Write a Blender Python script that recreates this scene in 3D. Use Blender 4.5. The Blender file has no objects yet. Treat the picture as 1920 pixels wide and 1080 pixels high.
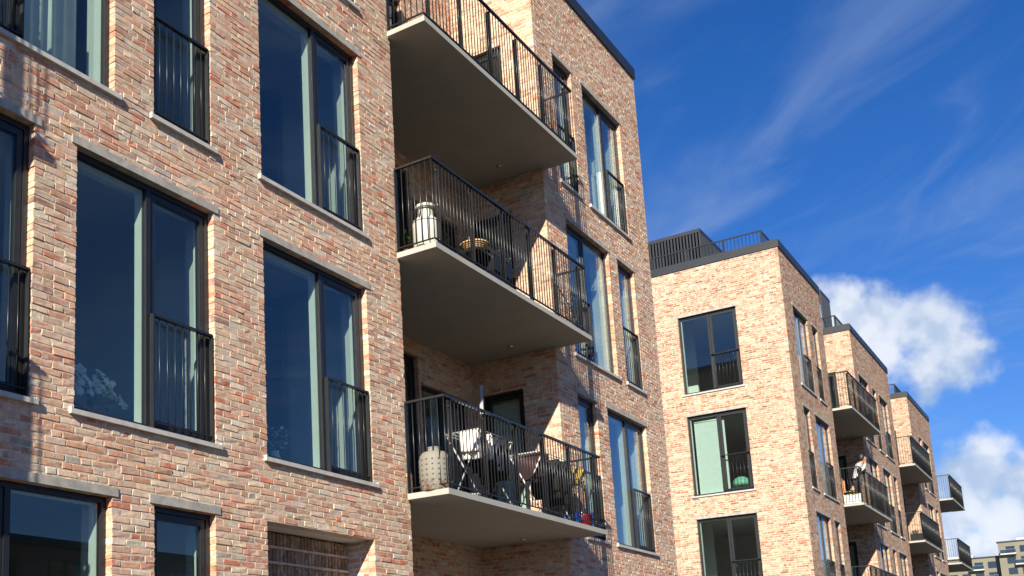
import bpy, math, random
import numpy as np
from mathutils import Vector, Matrix

S = bpy.context.scene
COL = S.collection
R = math.radians

# ------------------------------------------------------------------ camera
cam_d = bpy.data.cameras.new('camera')
cam = bpy.data.objects.new('camera', cam_d)
COL.objects.link(cam)
cam_d.sensor_width = 36.0
cam_d.lens = 2078.3514 / 1920 * 36.0
cam_d.shift_x = (960 - 598.391) / 1920      # the photograph is a crop of a wider frame
cam_d.shift_y = (914.041 - 540) / 1920
cam_d.clip_start, cam_d.clip_end = 0.05, 6000
_a, _b, _c = R(53.930513), R(10.845296), R(-1.696296)
_f = Vector((math.sin(_a) * math.cos(_b), math.cos(_a) * math.cos(_b), math.sin(_b)))
_r = Vector((math.cos(_a), -math.sin(_a), 0))
_u = _r.cross(_f)
_r2 = _r * math.cos(_c) + _u * math.sin(_c)
_u2 = _u * math.cos(_c) - _r * math.sin(_c)
cam.matrix_world = Matrix(((_r2.x, _u2.x, -_f.x, 0), (_r2.y, _u2.y, -_f.y, -7.28235),
                           (_r2.z, _u2.z, -_f.z, 1.65), (0, 0, 0, 1)))
S.camera = cam

# ------------------------------------------------------------------ render / exposure
S.view_settings.view_transform = 'Standard'
S.view_settings.look = 'None'
S.view_settings.gamma = 1.0
S.view_settings.use_curve_mapping = False
S.view_settings.exposure = 0.85
S.render.engine = 'CYCLES'
S.cycles.use_denoising = True
S.cycles.max_bounces = 8
S.cycles.diffuse_bounces = 4
S.cycles.glossy_bounces = 4
S.cycles.transparent_max_bounces = 24
S.cycles.caustics_reflective = False
S.cycles.caustics_refractive = False

# ------------------------------------------------------------------ sun (travels +x, a little +y, down)
SUN_T = Vector((3.0, 1.0, -1.55)).normalized()
sun_d = bpy.data.lights.new('sun', 'SUN')
sun_d.energy = 5.0
sun_d.angle = R(0.53)
sun_d.color = (1.0, 0.915, 0.77)
sun = bpy.data.objects.new('sun', sun_d)
COL.objects.link(sun)
sun.rotation_euler = SUN_T.to_track_quat('-Z', 'Y').to_euler()
sun.location = (-20, -20, 30)
SUN_TO = -SUN_T
SUN_EL = math.asin(SUN_TO.z)
SUN_AZ = math.atan2(SUN_TO.x, SUN_TO.y)

# ------------------------------------------------------------------ node helpers
class NT:
    def __init__(self, tree):
        self.t = tree
        self.n = tree.nodes
        self.l = tree.links
    def add(self, typ, **kw):
        nd = self.n.new(typ)
        for k, v in kw.items():
            setattr(nd, k, v)
        return nd
    def put(self, sock, v):
        if v is None:
            return
        if hasattr(v, 'is_output'):
            self.l.new(v, sock)
        else:
            sock.default_value = v
    def math(self, op, a, b=None, c=None, clamp=False):
        nd = self.add('ShaderNodeMath', operation=op, use_clamp=clamp)
        self.put(nd.inputs[0], a); self.put(nd.inputs[1], b)
        if c is not None: self.put(nd.inputs[2], c)
        return nd.outputs[0]
    def vmath(self, op, a, b=None, out=0):
        nd = self.add('ShaderNodeVectorMath', operation=op)
        self.put(nd.inputs[0], a)
        if b is not None: self.put(nd.inputs[1], b)
        return nd.outputs[out]
    def scale(self, a, s):
        nd = self.add('ShaderNodeVectorMath', operation='SCALE')
        self.put(nd.inputs[0], a); self.put(nd.inputs['Scale'], s)
        return nd.outputs[0]
    def noise(self, vec, scale, detail=3.0, rough=0.55, dist=0.0):
        nd = self.add('ShaderNodeTexNoise')
        if vec is not None: self.l.new(vec, nd.inputs['Vector'])
        nd.inputs['Scale'].default_value = scale
        nd.inputs['Detail'].default_value = detail
        nd.inputs['Roughness'].default_value = rough
        nd.inputs['Distortion'].default_value = dist
        return nd.outputs['Fac']
    def smooth(self, v, a, b, lo=0.0, hi=1.0):
        nd = self.add('ShaderNodeMapRange', interpolation_type='SMOOTHSTEP')
        self.put(nd.inputs['Value'], v)
        nd.inputs['From Min'].default_value = a; nd.inputs['From Max'].default_value = b
        nd.inputs['To Min'].default_value = lo; nd.inputs['To Max'].default_value = hi
        return nd.outputs[0]
    def mix(self, fac, a, b, blend='MIX'):
        nd = self.add('ShaderNodeMix', data_type='RGBA', blend_type=blend)
        self.put(nd.inputs[0], fac); self.put(nd.inputs[6], a); self.put(nd.inputs[7], b)
        return nd.outputs[2]

def rgba(c):
    return (c[0], c[1], c[2], 1.0)

# ------------------------------------------------------------------ world: sky with clouds
W = bpy.data.worlds.new('World')
S.world = W
W.use_nodes = True
w = NT(W.node_tree)
w.n.clear()
wout = w.add('ShaderNodeOutputWorld')
sky = w.add('ShaderNodeTexSky', sky_type='NISHITA')
sky.sun_disc = False
sky.sun_elevation = SUN_EL
sky.sun_rotation = SUN_AZ
sky.altitude = 10
sky.air_density = 1.0
sky.dust_density = 0.25
sky.ozone_density = 3.0
hs = w.add('ShaderNodeHueSaturation')
hs.inputs['Saturation'].default_value = 1.32
hs.inputs['Value'].default_value = 1.0
w.l.new(sky.outputs[0], hs.inputs['Color'])
bg_sky = w.add('ShaderNodeBackground')
w.l.new(w.vmath('MULTIPLY', hs.outputs[0], (0.92, 0.96, 1.36)), bg_sky.inputs['Color'])
bg_sky.inputs['Strength'].default_value = 0.051
tc = w.add('ShaderNodeTexCoord')
dirv = tc.outputs['Generated']
warp = w.add('ShaderNodeTexNoise'); warp.inputs['Scale'].default_value = 20; warp.inputs['Detail'].default_value = 3
w.l.new(dirv, warp.inputs['Vector'])
wv = w.vmath('SUBTRACT', warp.outputs['Color'], (0.5, 0.5, 0.5))
dirw = w.vmath('ADD', dirv, w.scale(wv, 0.022))
BL = [((.9444, .1560, .2860), .040), ((.9475, .1330, .2870), .040), ((.9535, .1151, .2760), .042),
      ((.9595, .0948, .2640), .044), ((.9650, .0835, .2480), .036), ((.9645, .1068, .2450), .036), ((.9560, .1409, .2590), .032),
      ((.9690, .1085, .2240), .022),
      ((.9816, .1030, .1600), .032), ((.9840, .0830, .1560), .036), ((.9871, .0620, .1450), .036),
      ((.9879, .0822, .1336), .040), ((.9908, .0600, .1200), .040), ((.9865, .1004, .1280), .036),
      ((.9896, .0400, .1380), .036), ((.9915, .0230, .1280), .04), ((.9930, .0700, .0900), .06), ((.9890, .1200, .0850), .055),
      ((.9910, .0000, .1380), .045), ((.9860, -.0500, .1550), .05), ((.9800, -.0900, .1700), .045)]
acc = None
for cdir, rad in BL:
    n = Vector(cdir).normalized()
    d = w.vmath('DISTANCE', dirw, tuple(n), out=1)
    v = w.math('SUBTRACT', 1.0, w.math('DIVIDE', d, rad))
    acc = v if acc is None else w.math('SMOOTH_MAX', acc, v, 0.25)
cl_n = w.noise(dirv, 30.0, 7.0, 0.55)
cum = w.math('ADD', w.math('MULTIPLY', acc, 0.9), w.math('MULTIPLY', w.math('SUBTRACT', cl_n, 0.5), 1.25))
cum_m = w.smooth(cum, 0.06, 0.64)
# scattered fair-weather cumulus over the rest of the sky, thinning towards the zenith
sepd = w.add('ShaderNodeSeparateXYZ'); w.l.new(dirv, sepd.inputs[0])
zc = w.math('MAXIMUM', sepd.outputs['Z'], 0.04)
flat = w.add('ShaderNodeCombineXYZ')
w.l.new(w.math('DIVIDE', sepd.outputs['X'], zc), flat.inputs[0])
w.l.new(w.math('DIVIDE', sepd.outputs['Y'], zc), flat.inputs[1])
gen = w.noise(flat.outputs[0], 0.42, 7.0, 0.58)
away = w.smooth(w.vmath('DISTANCE', dirv, (0.954, 0.16, 0.25), out=1), 0.28, 0.6)
gen_m = w.math('MULTIPLY', w.smooth(gen, 0.60, 0.74), away)
# thin streaky cirrus
along = w.vmath('DOT_PRODUCT', flat.outputs[0], (0.74, 0.67, 0.0), out=1)      # streaks drawn out by the high wind
across = w.vmath('DOT_PRODUCT', flat.outputs[0], (-0.67, 0.74, 0.0), out=1)
flat2 = w.add('ShaderNodeCombineXYZ')
w.l.new(w.math('MULTIPLY', along, 0.8), flat2.inputs[0]); w.l.new(w.math('MULTIPLY', across, 1.7), flat2.inputs[1])
cir = w.noise(flat2.outputs[0], 2.2, 7.0, 0.56, 0.9)
band = w.math('MAXIMUM', w.math('SUBTRACT', 1.0, w.math('DIVIDE', w.math('ABSOLUTE', w.math('ADD', across, 1.06)), 0.17)), 0.0)
cir_m = w.smooth(w.math('ADD', cir, w.math('MULTIPLY', band, 0.15)), 0.44, 0.92, 0.0, 0.36)
puff = w.math('MAXIMUM', cum_m, gen_m)
# cloud light: bright crowns, grey-blue bases, from density towards the sun
lit_n = w.noise(w.vmath('ADD', dirv, tuple(SUN_TO * 0.010 + Vector((0, 0, 0.012)))), 30.0, 7.0, 0.55)
lit = w.smooth(w.math('SUBTRACT', cl_n, lit_n), -0.10, 0.10)
soft = w.noise(dirv, 15.0, 3.0, 0.5)
litv = w.math('ADD', w.math('MULTIPLY', lit, 0.35), w.math('MULTIPLY', w.smooth(soft, 0.36, 0.62), 0.65))
ccol = w.mix(litv, (0.34, 0.44, 0.60, 1), (0.70, 0.73, 0.78, 1))
bg_cl = w.add('ShaderNodeBackground'); w.l.new(ccol, bg_cl.inputs['Color']); bg_cl.inputs['Strength'].default_value = 0.72
bg_ci = w.add('ShaderNodeBackground'); bg_ci.inputs['Color'].default_value = (0.36, 0.48, 0.72, 1); bg_ci.inputs['Strength'].default_value = 0.55
m1 = w.add('ShaderNodeMixShader'); w.l.new(cir_m, m1.inputs[0]); w.l.new(bg_sky.outputs[0], m1.inputs[1]); w.l.new(bg_ci.outputs[0], m1.inputs[2])
m2 = w.add('ShaderNodeMixShader'); w.l.new(w.math('MULTIPLY', puff, 0.90), m2.inputs[0]); w.l.new(m1.outputs[0], m2.inputs[1]); w.l.new(bg_cl.outputs[0], m2.inputs[2])
w.l.new(m2.outputs[0], wout.inputs['Surface'])

# ------------------------------------------------------------------ materials
MATS = {}
def base_mat(name):
    m = bpy.data.materials.new(name)
    m.use_nodes = True
    t = NT(m.node_tree)
    t.n.clear()
    out = t.add('ShaderNodeOutputMaterial')
    p = t.add('ShaderNodeBsdfPrincipled')
    t.l.new(p.outputs[0], out.inputs['Surface'])
    MATS[name] = m
    return m, t, p, out

def simple(name, col, rough=0.6, metal=0.0, var=0.12, scale=6.0, bump=0.0, bscale=40.0, spec=0.5):
    m, t, p, out = base_mat(name)
    geo = t.add('ShaderNodeNewGeometry')
    n = t.noise(geo.outputs['Position'], scale, 4.0)
    k = t.smooth(n, 0.25, 0.75, 1 - var, 1 + var)
    c = t.vmath('MULTIPLY', rgba(col)[:3], t.scale((1, 1, 1), k))
    t.l.new(c, p.inputs['Base Color'])
    p.inputs['Roughness'].default_value = rough
    p.inputs['Metallic'].default_value = metal
    p.inputs['Specular IOR Level'].default_value = spec
    if bump:
        b = t.add('ShaderNodeBump'); b.inputs['Strength'].default_value = 0.6; b.inputs['Distance'].default_value = bump
        t.l.new(t.noise(geo.outputs['Position'], bscale, 5.0), b.inputs['Height'])
        t.l.new(b.outputs[0], p.inputs['Normal'])
    return m

def make_brick_mat():
    m, t, p, out = base_mat('brick')
    at = t.add('ShaderNodeAttribute'); at.attribute_name = 'bcol'
    geo = t.add('ShaderNodeNewGeometry')
    pos = geo.outputs['Position']
    n1 = t.noise(pos, 13.0, 5.0, 0.62)
    n2 = t.noise(pos, 8.5, 6.0, 0.70, 0.4)
    n3 = t.noise(pos, 55.0, 3.0, 0.6)
    n4 = t.noise(pos, 0.55, 3.0, 0.5)
    k = t.smooth(n1, 0.25, 0.75, 0.74, 1.22)
    c = t.vmath('MULTIPLY', at.outputs['Color'], t.scale((1, 1, 1), k))
    smear = t.math('MULTIPLY', t.smooth(n2, 0.50, 0.60), 0.72)
    c = t.mix(smear, c, (0.55, 0.445, 0.335, 1))
    pit = t.math('MULTIPLY', t.smooth(n3, 0.62, 0.74), 0.45)
    c = t.mix(pit, c, (0.22, 0.14, 0.10, 1))
    c = t.vmath('MULTIPLY', c, t.scale((1, 1, 1), t.smooth(n4, 0.3, 0.7, 0.92, 1.07)))
    t.l.new(c, p.inputs['Base Color'])
    p.inputs['Roughness'].default_value = 0.93
    p.inputs['Specular IOR Level'].default_value = 0.25
    b = t.add('ShaderNodeBump'); b.inputs['Strength'].default_value = 0.5; b.inputs['Distance'].default_value = 0.005
    h = t.math('ADD', t.noise(pos, 40.0, 6.0, 0.68), t.math('MULTIPLY', n3, 0.35))
    t.l.new(h, b.inputs['Height']); t.l.new(b.outputs[0], p.inputs['Normal'])
    return m

def make_glass(name, tint, boost=1.7, floor_=0.0):
    m, t, p, out = base_mat(name)
    t.n.remove(p)
    lw = t.add('ShaderNodeLayerWeight'); lw.inputs['Blend'].default_value = 0.5
    f5 = t.math('POWER', lw.outputs['Facing'], 5.0)      # Schlick reflectance of a clear pane
    fac = t.math('ADD', t.math('MULTIPLY', f5, 0.96 * boost), 0.04 * boost + floor_, clamp=True)
    tr = t.add('ShaderNodeBsdfTransparent'); tr.inputs['Color'].default_value = rgba(tint)
    gl = t.add('ShaderNodeBsdfGlossy'); gl.inputs['Roughness'].default_value = 0.0
    gl.inputs['Color'].default_value = (0.95, 0.95, 0.96, 1)
    mx = t.add('ShaderNodeMixShader')
    t.l.new(fac, mx.inputs[0]); t.l.new(tr.outputs[0], mx.inputs[1]); t.l.new(gl.outputs[0], mx.inputs[2])
    t.l.new(mx.outputs[0], out.inputs['Surface'])
    return m

make_brick_mat()
simple('mortar', (0.57, 0.475, 0.36), 0.95, var=0.22, scale=14, bump=0.010, bscale=38, spec=0.2)
simple('frame_metal', (0.016, 0.018, 0.020), 0.38, var=0.1)
simple('rail_metal', (0.026, 0.028, 0.030), 0.32, metal=0.3, var=0.1)
simple('roof_metal', (0.018, 0.021, 0.026), 0.42, var=0.15, scale=2)
simple('steel', (0.62, 0.62, 0.60), 0.28, metal=0.9, var=0.05)
simple('timber_white', (0.84, 0.84, 0.82), 0.5, var=0.03)
simple('plaster', (0.62, 0.61, 0.59), 0.85, var=0.04, scale=1.5)
simple('sill_stone', (0.46, 0.45, 0.42), 0.75, var=0.12, scale=14, bump=0.002, bscale=70)
simple('lintel_stone', (0.36, 0.34, 0.30), 0.85, var=0.22, scale=8, bump=0.003, bscale=60)
simple('slab_concrete', (0.38, 0.375, 0.33), 0.8, var=0.06, scale=2.5, bump=0.0015, bscale=30)
simple('bounce_damper_dark', (0.055, 0.045, 0.036), 0.8, var=0.25, scale=6)  # for the added sheet that damps light bounced off the slabs
simple('wood_floor', (0.30, 0.20, 0.12), 0.5, var=0.2, scale=3)
make_glass('glass', (0.855, 0.935, 0.905))

# ------------------------------------------------------------------ mesh builder
class MB:
    def __init__(self):
        self.v = []; self.f = []; self.sm = []
    def quad(self, a, b, c, d):
        i = len(self.v); self.v += [a, b, c, d]; self.f.append((i, i + 1, i + 2, i + 3)); self.sm.append(False)
    def box(self, x0, x1, y0, y1, z0, z1):
        i = len(self.v)
        self.v += [(x0, y0, z0), (x1, y0, z0), (x1, y1, z0), (x0, y1, z0), (x0, y0, z1), (x1, y0, z1), (x1, y1, z1), (x0, y1, z1)]
        for q in ((0, 3, 2, 1), (4, 5, 6, 7), (0, 1, 5, 4), (1, 2, 6, 5), (2, 3, 7, 6), (3, 0, 4, 7)):
            self.f.append(tuple(i + k for k in q)); self.sm.append(False)
        return self
    def tube(self, pts, rad, n=8, cap=True, smooth=True):
        pts = [Vector(p) for p in pts]
        rads = rad if isinstance(rad, (list, tuple)) else [rad] * len(pts)
        base = len(self.v)
        prev = None
        for k, p in enumerate(pts):
            if k == 0: d = pts[1] - pts[0]
            elif k == len(pts) - 1: d = pts[-1] - pts[-2]
            else: d = (pts[k + 1] - pts[k]).normalized() + (pts[k] - pts[k - 1]).normalized()
            d.normalize()
            if prev is None:
                a = Vector((0, 0, 1)) if abs(d.z) < 0.9 else Vector((1, 0, 0))
                e1 = d.cross(a).normalized()
            else:
                e1 = (prev - d * prev.dot(d)).normalized()
            prev = e1
            e2 = d.cross(e1)
            for j in range(n):
                t = 2 * math.pi * j / n
                self.v.append(tuple(p + (e1 * math.cos(t) + e2 * math.sin(t)) * rads[k]))
        for k in range(len(pts) - 1):
            for j in range(n):
                a = base + k * n + j; b = base + k * n + (j + 1) % n
                self.f.append((a, b, b + n, a + n)); self.sm.append(smooth)
        if cap:
            self.f.append(tuple(base + j for j in reversed(range(n)))); self.sm.append(False)
            e = base + (len(pts) - 1) * n
            self.f.append(tuple(e + j for j in range(n))); self.sm.append(False)
        return self
    def lathe(self, prof, c=(0, 0, 0), n=20, smooth=True):
        base = len(self.v)
        for (r, z) in prof:
            for j in range(n):
                t = 2 * math.pi * j / n
                self.v.append((c[0] + r * math.cos(t), c[1] + r * math.sin(t), c[2] + z))
        for k in range(len(prof) - 1):
            for j in range(n):
                a = base + k * n + j; b = base + k * n + (j + 1) % n
                self.f.append((a, b, b + n, a + n)); self.sm.append(smooth)
        self.f.append(tuple(base + j for j in reversed(range(n)))); self.sm.append(False)
        e = base + (len(prof) - 1) * n
        self.f.append(tuple(e + j for j in range(n))); self.sm.append(False)
        return self
    def sheet(self, fn, nu, nv, smooth=True):
        base = len(self.v)
        for i in range(nu + 1):
            for j in range(nv + 1):
                self.v.append(tuple(fn(i / nu, j / nv)))
        for i in range(nu):
            for j in range(nv):
                a = base + i * (nv + 1) + j
                self.f.append((a, a + nv + 1, a + nv + 2, a + 1)); self.sm.append(smooth)
        return self
    def mesh(self, name, mat):
        me = bpy.data.meshes.new(name)
        me.from_pydata(self.v, [], self.f)
        me.polygons.foreach_set('use_smooth', self.sm)
        me.materials.append(MATS[mat])
        me.update()
        return me
    def build(self, name, mat, parent=None, loc=(0, 0, 0), rz=0.0):
        return place(name, self.mesh(name, mat), parent, loc, rz)

def place(name, me, parent=None, loc=(0, 0, 0), rz=0.0):
    o = bpy.data.objects.new(name, me)
    COL.objects.link(o)
    o.location = loc
    o.rotation_euler = (0, 0, rz)
    if parent is not None:
        o.parent = parent
        if parent.type == 'EMPTY' and parent.get('base_world'):
            o.matrix_parent_inverse = Matrix.Translation(-Vector(parent.location))
    return o

def thing(name, label, cat, loc=(0, 0, 0), group=None, world_parts=False, rz=0.0):
    o = bpy.data.objects.new(name, None)
    COL.objects.link(o)
    o.empty_display_size = 0.2
    o.location = loc
    o.rotation_euler = (0, 0, rz)
    o['label'] = label; o['category'] = cat
    if group: o['group'] = group
    if world_parts: o['base_world'] = 1
    return o

def tag(o, label, cat, group=None):
    o['label'] = label; o['category'] = cat
    if group: o['group'] = group
    return o

def structure(o):
    o['kind'] = 'structure'
    return o

# ------------------------------------------------------------------ setting: ground, road, pavement
simple('asphalt', (0.055, 0.055, 0.057), 0.9, var=0.25, scale=3, bump=0.004, bscale=60)
simple('paving', (0.10, 0.095, 0.09), 0.85, var=0.15, scale=2, bump=0.002, bscale=40)
simple('earth', (0.20, 0.19, 0.13), 0.95, var=0.25, scale=0.3)
simple('kerb_stone', (0.42, 0.41, 0.39), 0.8, var=0.15, scale=4)
structure(MB().box(-1500, 2500, -1800, 1800, -0.5, -0.13).build('ground', 'earth'))
structure(MB().box(-200, 480, -22, -9.6, -0.4, -0.12).build('road', 'asphalt'))
structure(MB().box(-200, 300, -9.45, 20, -0.4, 0.0).build('pavement', 'paving'))
structure(MB().box(-200, 300, -9.6, -9.452, -0.4, 0.006).build('kerb', 'kerb_stone'))
structure(MB().box(-200, 300, -30.5, -22, -0.4, -0.004).build('far_pavement', 'paving'))

# ------------------------------------------------------------------ brick walls
CH, JT = 0.0667, 0.0115
PAL_A = [((0.56, 0.320, 0.205), 28), ((0.51, 0.250, 0.155), 17), ((0.58, 0.385, 0.260), 27), ((0.59, 0.440, 0.310), 19),
         ((0.63, 0.520, 0.400), 6), ((0.38, 0.215, 0.150), 4), ((0.52, 0.185, 0.105), 5), ((0.42, 0.35, 0.28), 2)]
PAL_B = [((0.39, 0.225, 0.150), 26), ((0.38, 0.170, 0.110), 14), ((0.42, 0.285, 0.195), 28), ((0.43, 0.325, 0.230), 20),
         ((0.47, 0.385, 0.300), 8), ((0.21, 0.130, 0.090), 6), ((0.38, 0.130, 0.075), 4)]

def lay(U, z0, z1, holes, cl, cr, rnd, zfrom=None):
    """courses of random-bond brick: returns list of (u0,u1,z0,z1)"""
    out = []
    prev = []
    i0 = int(math.floor(z0 / CH))
    i = i0
    while i * CH < z1 - 0.01:
        za, zb = i * CH + JT / 2, (i + 1) * CH - JT / 2
        a, b = 0.0, U
        if cl is not None and (i + cl) % 2 == 0: a = 0.112
        if cr is not None and (i + cr) % 2 == 0: b = U - 0.112
        cur = []
        segs = [(a, b, za, min(zb, z1))]
        for (h0, h1, hz0, hz1) in holes:
            nx = []
            for (p, q, sa, sb) in segs:
                if h1 <= p or h0 >= q or hz1 <= sa or hz0 >= sb:
                    nx.append((p, q, sa, sb)); continue
                if p < h0: nx.append((p, h0, sa, sb))
                if q > h1: nx.append((h1, q, sa, sb))
                m0, m1 = max(p, h0), min(q, h1)
                if hz0 - sa > 0.014: nx.append((m0, m1, sa, hz0))
                if sb - hz1 > 0.014: nx.append((m0, m1, hz1, sb))
            segs = nx
        for (p, q, sa, sb) in segs:
            if q - p < 0.02: continue
            x = p
            if x == 0.0 and cl is None: x = -rnd.random() * 0.2
            while x < q - 1e-6:
                L = None
                for tr in range(4):
                    r = rnd.random()
                    c = 0.228 if r < 0.66 else (0.108 if r < 0.94 else 0.168)
                    e = x + c
                    if all(abs(e - pe) > 0.04 for pe in prev[-400:] if abs(pe - e) < 0.3):
                        L = c; break
                if L is None: L = c
                L += rnd.uniform(-0.006, 0.006)
                e = x + L
                if q - e < 0.055: e = q
                u0, u1 = max(x, p), min(e, q)
                if u1 - u0 > 0.012: out.append((u0, u1, sa, sb))
                cur.append(e)
                x = e + JT
        prev = cur
        i += 1
    return out

def pick_cols(n, pal, rng):
    c = np.array([p[0] for p in pal]); wgt = np.array([p[1] for p in pal], float); wgt /= wgt.sum()
    k = rng.choice(len(pal), n, p=wgt)
    col = c[k] * (1.05 if pal is PAL_A else 0.97) * rng.uniform(0.86, 1.14, (n, 1)) * rng.uniform(0.96, 1.04, (n, 3))
    return np.clip(col, 0.01, 0.8)

BR_F = [(8, 9, 10, 11), (4, 5, 9, 8), (5, 6, 10, 9), (6, 7, 11, 10), (7, 4, 8, 11), (0, 1, 5, 4), (1, 2, 6, 5), (2, 3, 7, 6), (3, 0, 4, 7)]
BR_F0 = [(4, 5, 6, 7), (0, 1, 5, 4), (1, 2, 6, 5), (2, 3, 7, 6), (3, 0, 4, 7)]

def brick_arrays(bricks, rng, detail):
    B = np.array(bricks)
    n = len(B)
    u0, u1, z0, z1 = B.T
    prot = np.abs(rng.normal(0.0012, 0.0018, n)).clip(0, 0.006)
    if detail == 0: prot = prot * 0.8
    nv = 12 if detail else 8
    V = np.zeros((n, nv, 3))
    us = np.stack([u0, u1, u1, u0], 1); zs = np.stack([z0, z0, z1, z1], 1)
    j = 0.0034 if detail else 0.0
    ring_u = us + rng.normal(0, j, (n, 4)) ; ring_z = zs + rng.normal(0, j, (n, 4))
    V[:, 0:4, 0] = us; V[:, 0:4, 1] = 0.098; V[:, 0:4, 2] = zs
    if detail:
        ch = 0.0045
        V[:, 4:8, 0] = ring_u; V[:, 4:8, 2] = ring_z
        V[:, 4:8, 1] = -prot[:, None] + 0.0045 + rng.normal(0, 0.0012, (n, 4))
        su = np.array([1, -1, -1, 1]) * ch; sz = np.array([1, 1, -1, -1]) * ch
        V[:, 8:12, 0] = ring_u + su * rng.uniform(0.6, 1.6, (n, 4)); V[:, 8:12, 2] = ring_z + sz * rng.uniform(0.6, 1.6, (n, 4))
        V[:, 8:12, 1] = -prot[:, None] + rng.normal(0, 0.0022, (n, 4))
    else:
        V[:, 4:8, 0] = us; V[:, 4:8, 2] = zs; V[:, 4:8, 1] = -prot[:, None]
    return V

def mesh_from_bricks(name, V, cols):
    n, nv, _ = V.shape
    F = np.array(BR_F if nv == 12 else BR_F0)
    nf = len(F)
    me = bpy.data.meshes.new(name)
    me.vertices.add(n * nv)
    me.vertices.foreach_set('co', V.reshape(-1).astype(np.float32))
    loops = (F[None] + (np.arange(n) * nv)[:, None, None]).reshape(-1)
    me.loops.add(len(loops)); me.loops.foreach_set('vertex_index', loops.astype(np.int32))
    me.polygons.add(n * nf)
    me.polygons.foreach_set('loop_start', (np.arange(n * nf) * 4).astype(np.int32))
    me.polygons.foreach_set('loop_total', np.full(n * nf, 4, np.int32))
    me.polygons.foreach_set('use_smooth', np.zeros(n * nf, bool))
    at = me.attributes.new('bcol', 'FLOAT_COLOR', 'POINT')
    c4 = np.ones((n, nv, 4), np.float32); c4[:, :, :3] = cols[:, None, :]
    at.data.foreach_set('color', c4.reshape(-1))
    me.materials.append(MATS['brick'])
    me.update(calc_edges=True)
    me.validate()
    return me

def cells(U, z0, z1, holes, grow):
    H = [(a - grow, b + grow, c - grow, d + grow) for a, b, c, d in holes]
    us = sorted({0.0, U} | {x for h in H for x in h[:2] if 0 < x < U})
    zs = sorted({z0, z1} | {x for h in H for x in h[2:] if z0 < x < z1})
    inh = lambda u, z: any(h[0] < u < h[1] and h[2] < z < h[3] for h in H)
    grid = [[not inh((us[i] + us[i + 1]) / 2, (zs[k] + zs[k + 1]) / 2) for k in range(len(zs) - 1)] for i in range(len(us) - 1)]
    return us, zs, grid

def panel(mb, U, z0, z1, holes, grow, d0, d1, front=True, back=False):
    us, zs, g = cells(U, z0, z1, holes, grow)
    nu, nz = len(us) - 1, len(zs) - 1
    for i in range(nu):
        for k in range(nz):
            if not g[i][k]: continue
            a, b, c, d = us[i], us[i + 1], zs[k], zs[k + 1]
            if front: mb.quad((a, d0, c), (b, d0, c), (b, d0, d), (a, d0, d))
            if back: mb.quad((b, d1, c), (a, d1, c), (a, d1, d), (b, d1, d))
            if i == 0 or not g[i - 1][k]: mb.quad((a, d1, c), (a, d0, c), (a, d0, d), (a, d1, d))
            if i == nu - 1 or not g[i + 1][k]: mb.quad((b, d0, c), (b, d1, c), (b, d1, d), (b, d0, d))
            if k == 0 or not g[i][k - 1]: mb.quad((a, d1, c), (b, d1, c), (b, d0, c), (a, d0, c))
            if k == nz - 1 or not g[i][k + 1]: mb.quad((a, d0, d), (b, d0, d), (b, d1, d), (a, d1, d))

CAMP = Vector((0, -7.28235, 1.65))
def in_frame(p):
    d = p - CAMP
    z = d.dot(_f)
    if z < 0.5: return None
    u = 598.391 + 2078.35 * d.dot(_r2) / z; v = 914.041 - 2078.35 * d.dot(_u2) / z
    return z if -10 < u < 1930 and -10 < v < 1090 else None

def wall(parent, O, rz, U, z0, z1, holes=(), cl=None, cr=None, seed=1, pal=PAL_A, detail=1, single=0, inner=True, thick=0.40, inner_trim=(0, 0)):
    rnd = random.Random(seed); rng = np.random.default_rng(seed)
    ta, tb = (0.0065 if cl is not None else 0.0), (0.0065 if cr is not None else 0.0)   # mortar stays inside a bonded corner
    core = MB(); panel(core, U - ta - tb, z0, z1, [(h[0] - ta, h[1] - ta, h[2], h[3]) for h in holes], 0.005, 0.0022, 0.0995)
    core.v = [(a_ + ta, b_, c_) for a_, b_, c_ in core.v]
    wo = core.build('brick_wall', 'mortar', parent, O, rz)
    br = lay(U, z0, z1, holes, cl, cr, rnd)
    V = brick_arrays(br, rng, detail)
    cols = pick_cols(len(br), pal, rng)
    keep = np.ones(len(br), bool)
    if single:
        M = Matrix.Translation(O) @ Matrix.Rotation(rz, 4, 'Z')
        ds = []
        for k, b in enumerate(br):
            p = M @ Vector(((b[0] + b[1]) / 2, 0, (b[2] + b[3]) / 2))
            z = in_frame(p)
            if z is not None and b[1] - b[0] > 0.07 and b[3] - b[2] > 0.05: ds.append((z, k))
        ds.sort()
        for z, k in ds[:single]:
            keep[k] = False
            c = np.array([(br[k][0] + br[k][1]) / 2, 0, (br[k][2] + br[k][3]) / 2])
            me = mesh_from_bricks('brick', V[k:k + 1] - c, cols[k:k + 1])
            place('brick', me, wo, tuple(c))
    bo = place('brickwork', mesh_from_bricks('brickwork', V[keep], cols[keep]), wo)
    bo['kind'] = 'stuff'
    if inner:
        ib = MB(); a, b = (0.405 if cl is not None else inner_trim[0]), (0.405 if cr is not None else inner_trim[1])
        if U - a - b < 0.2: return wo
        hs_ = [(h[0] - a, h[1] - a, h[2], h[3]) for h in holes]
        panel(ib, U - a - b, z0, z1, hs_, 0.0, 0.17, thick, front=True, back=True)
        M = Matrix.Rotation(rz, 4, 'Z')
        off = M @ Vector((a, 0, 0))
        ib.build('inner_wall', 'plaster', parent, Vector(O) + off, rz)
    return wo

# ------------------------------------------------------------------ windows
_bal = {}
def baluster_mesh(h, r=0.0062, n=6):
    key = (round(h, 3), r, n)
    if key not in _bal:
        _bal[key] = MB().tube([(0, 0, 0), (0, 0, h)], r, n).mesh('baluster', 'rail_metal')
    return _bal[key]

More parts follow.
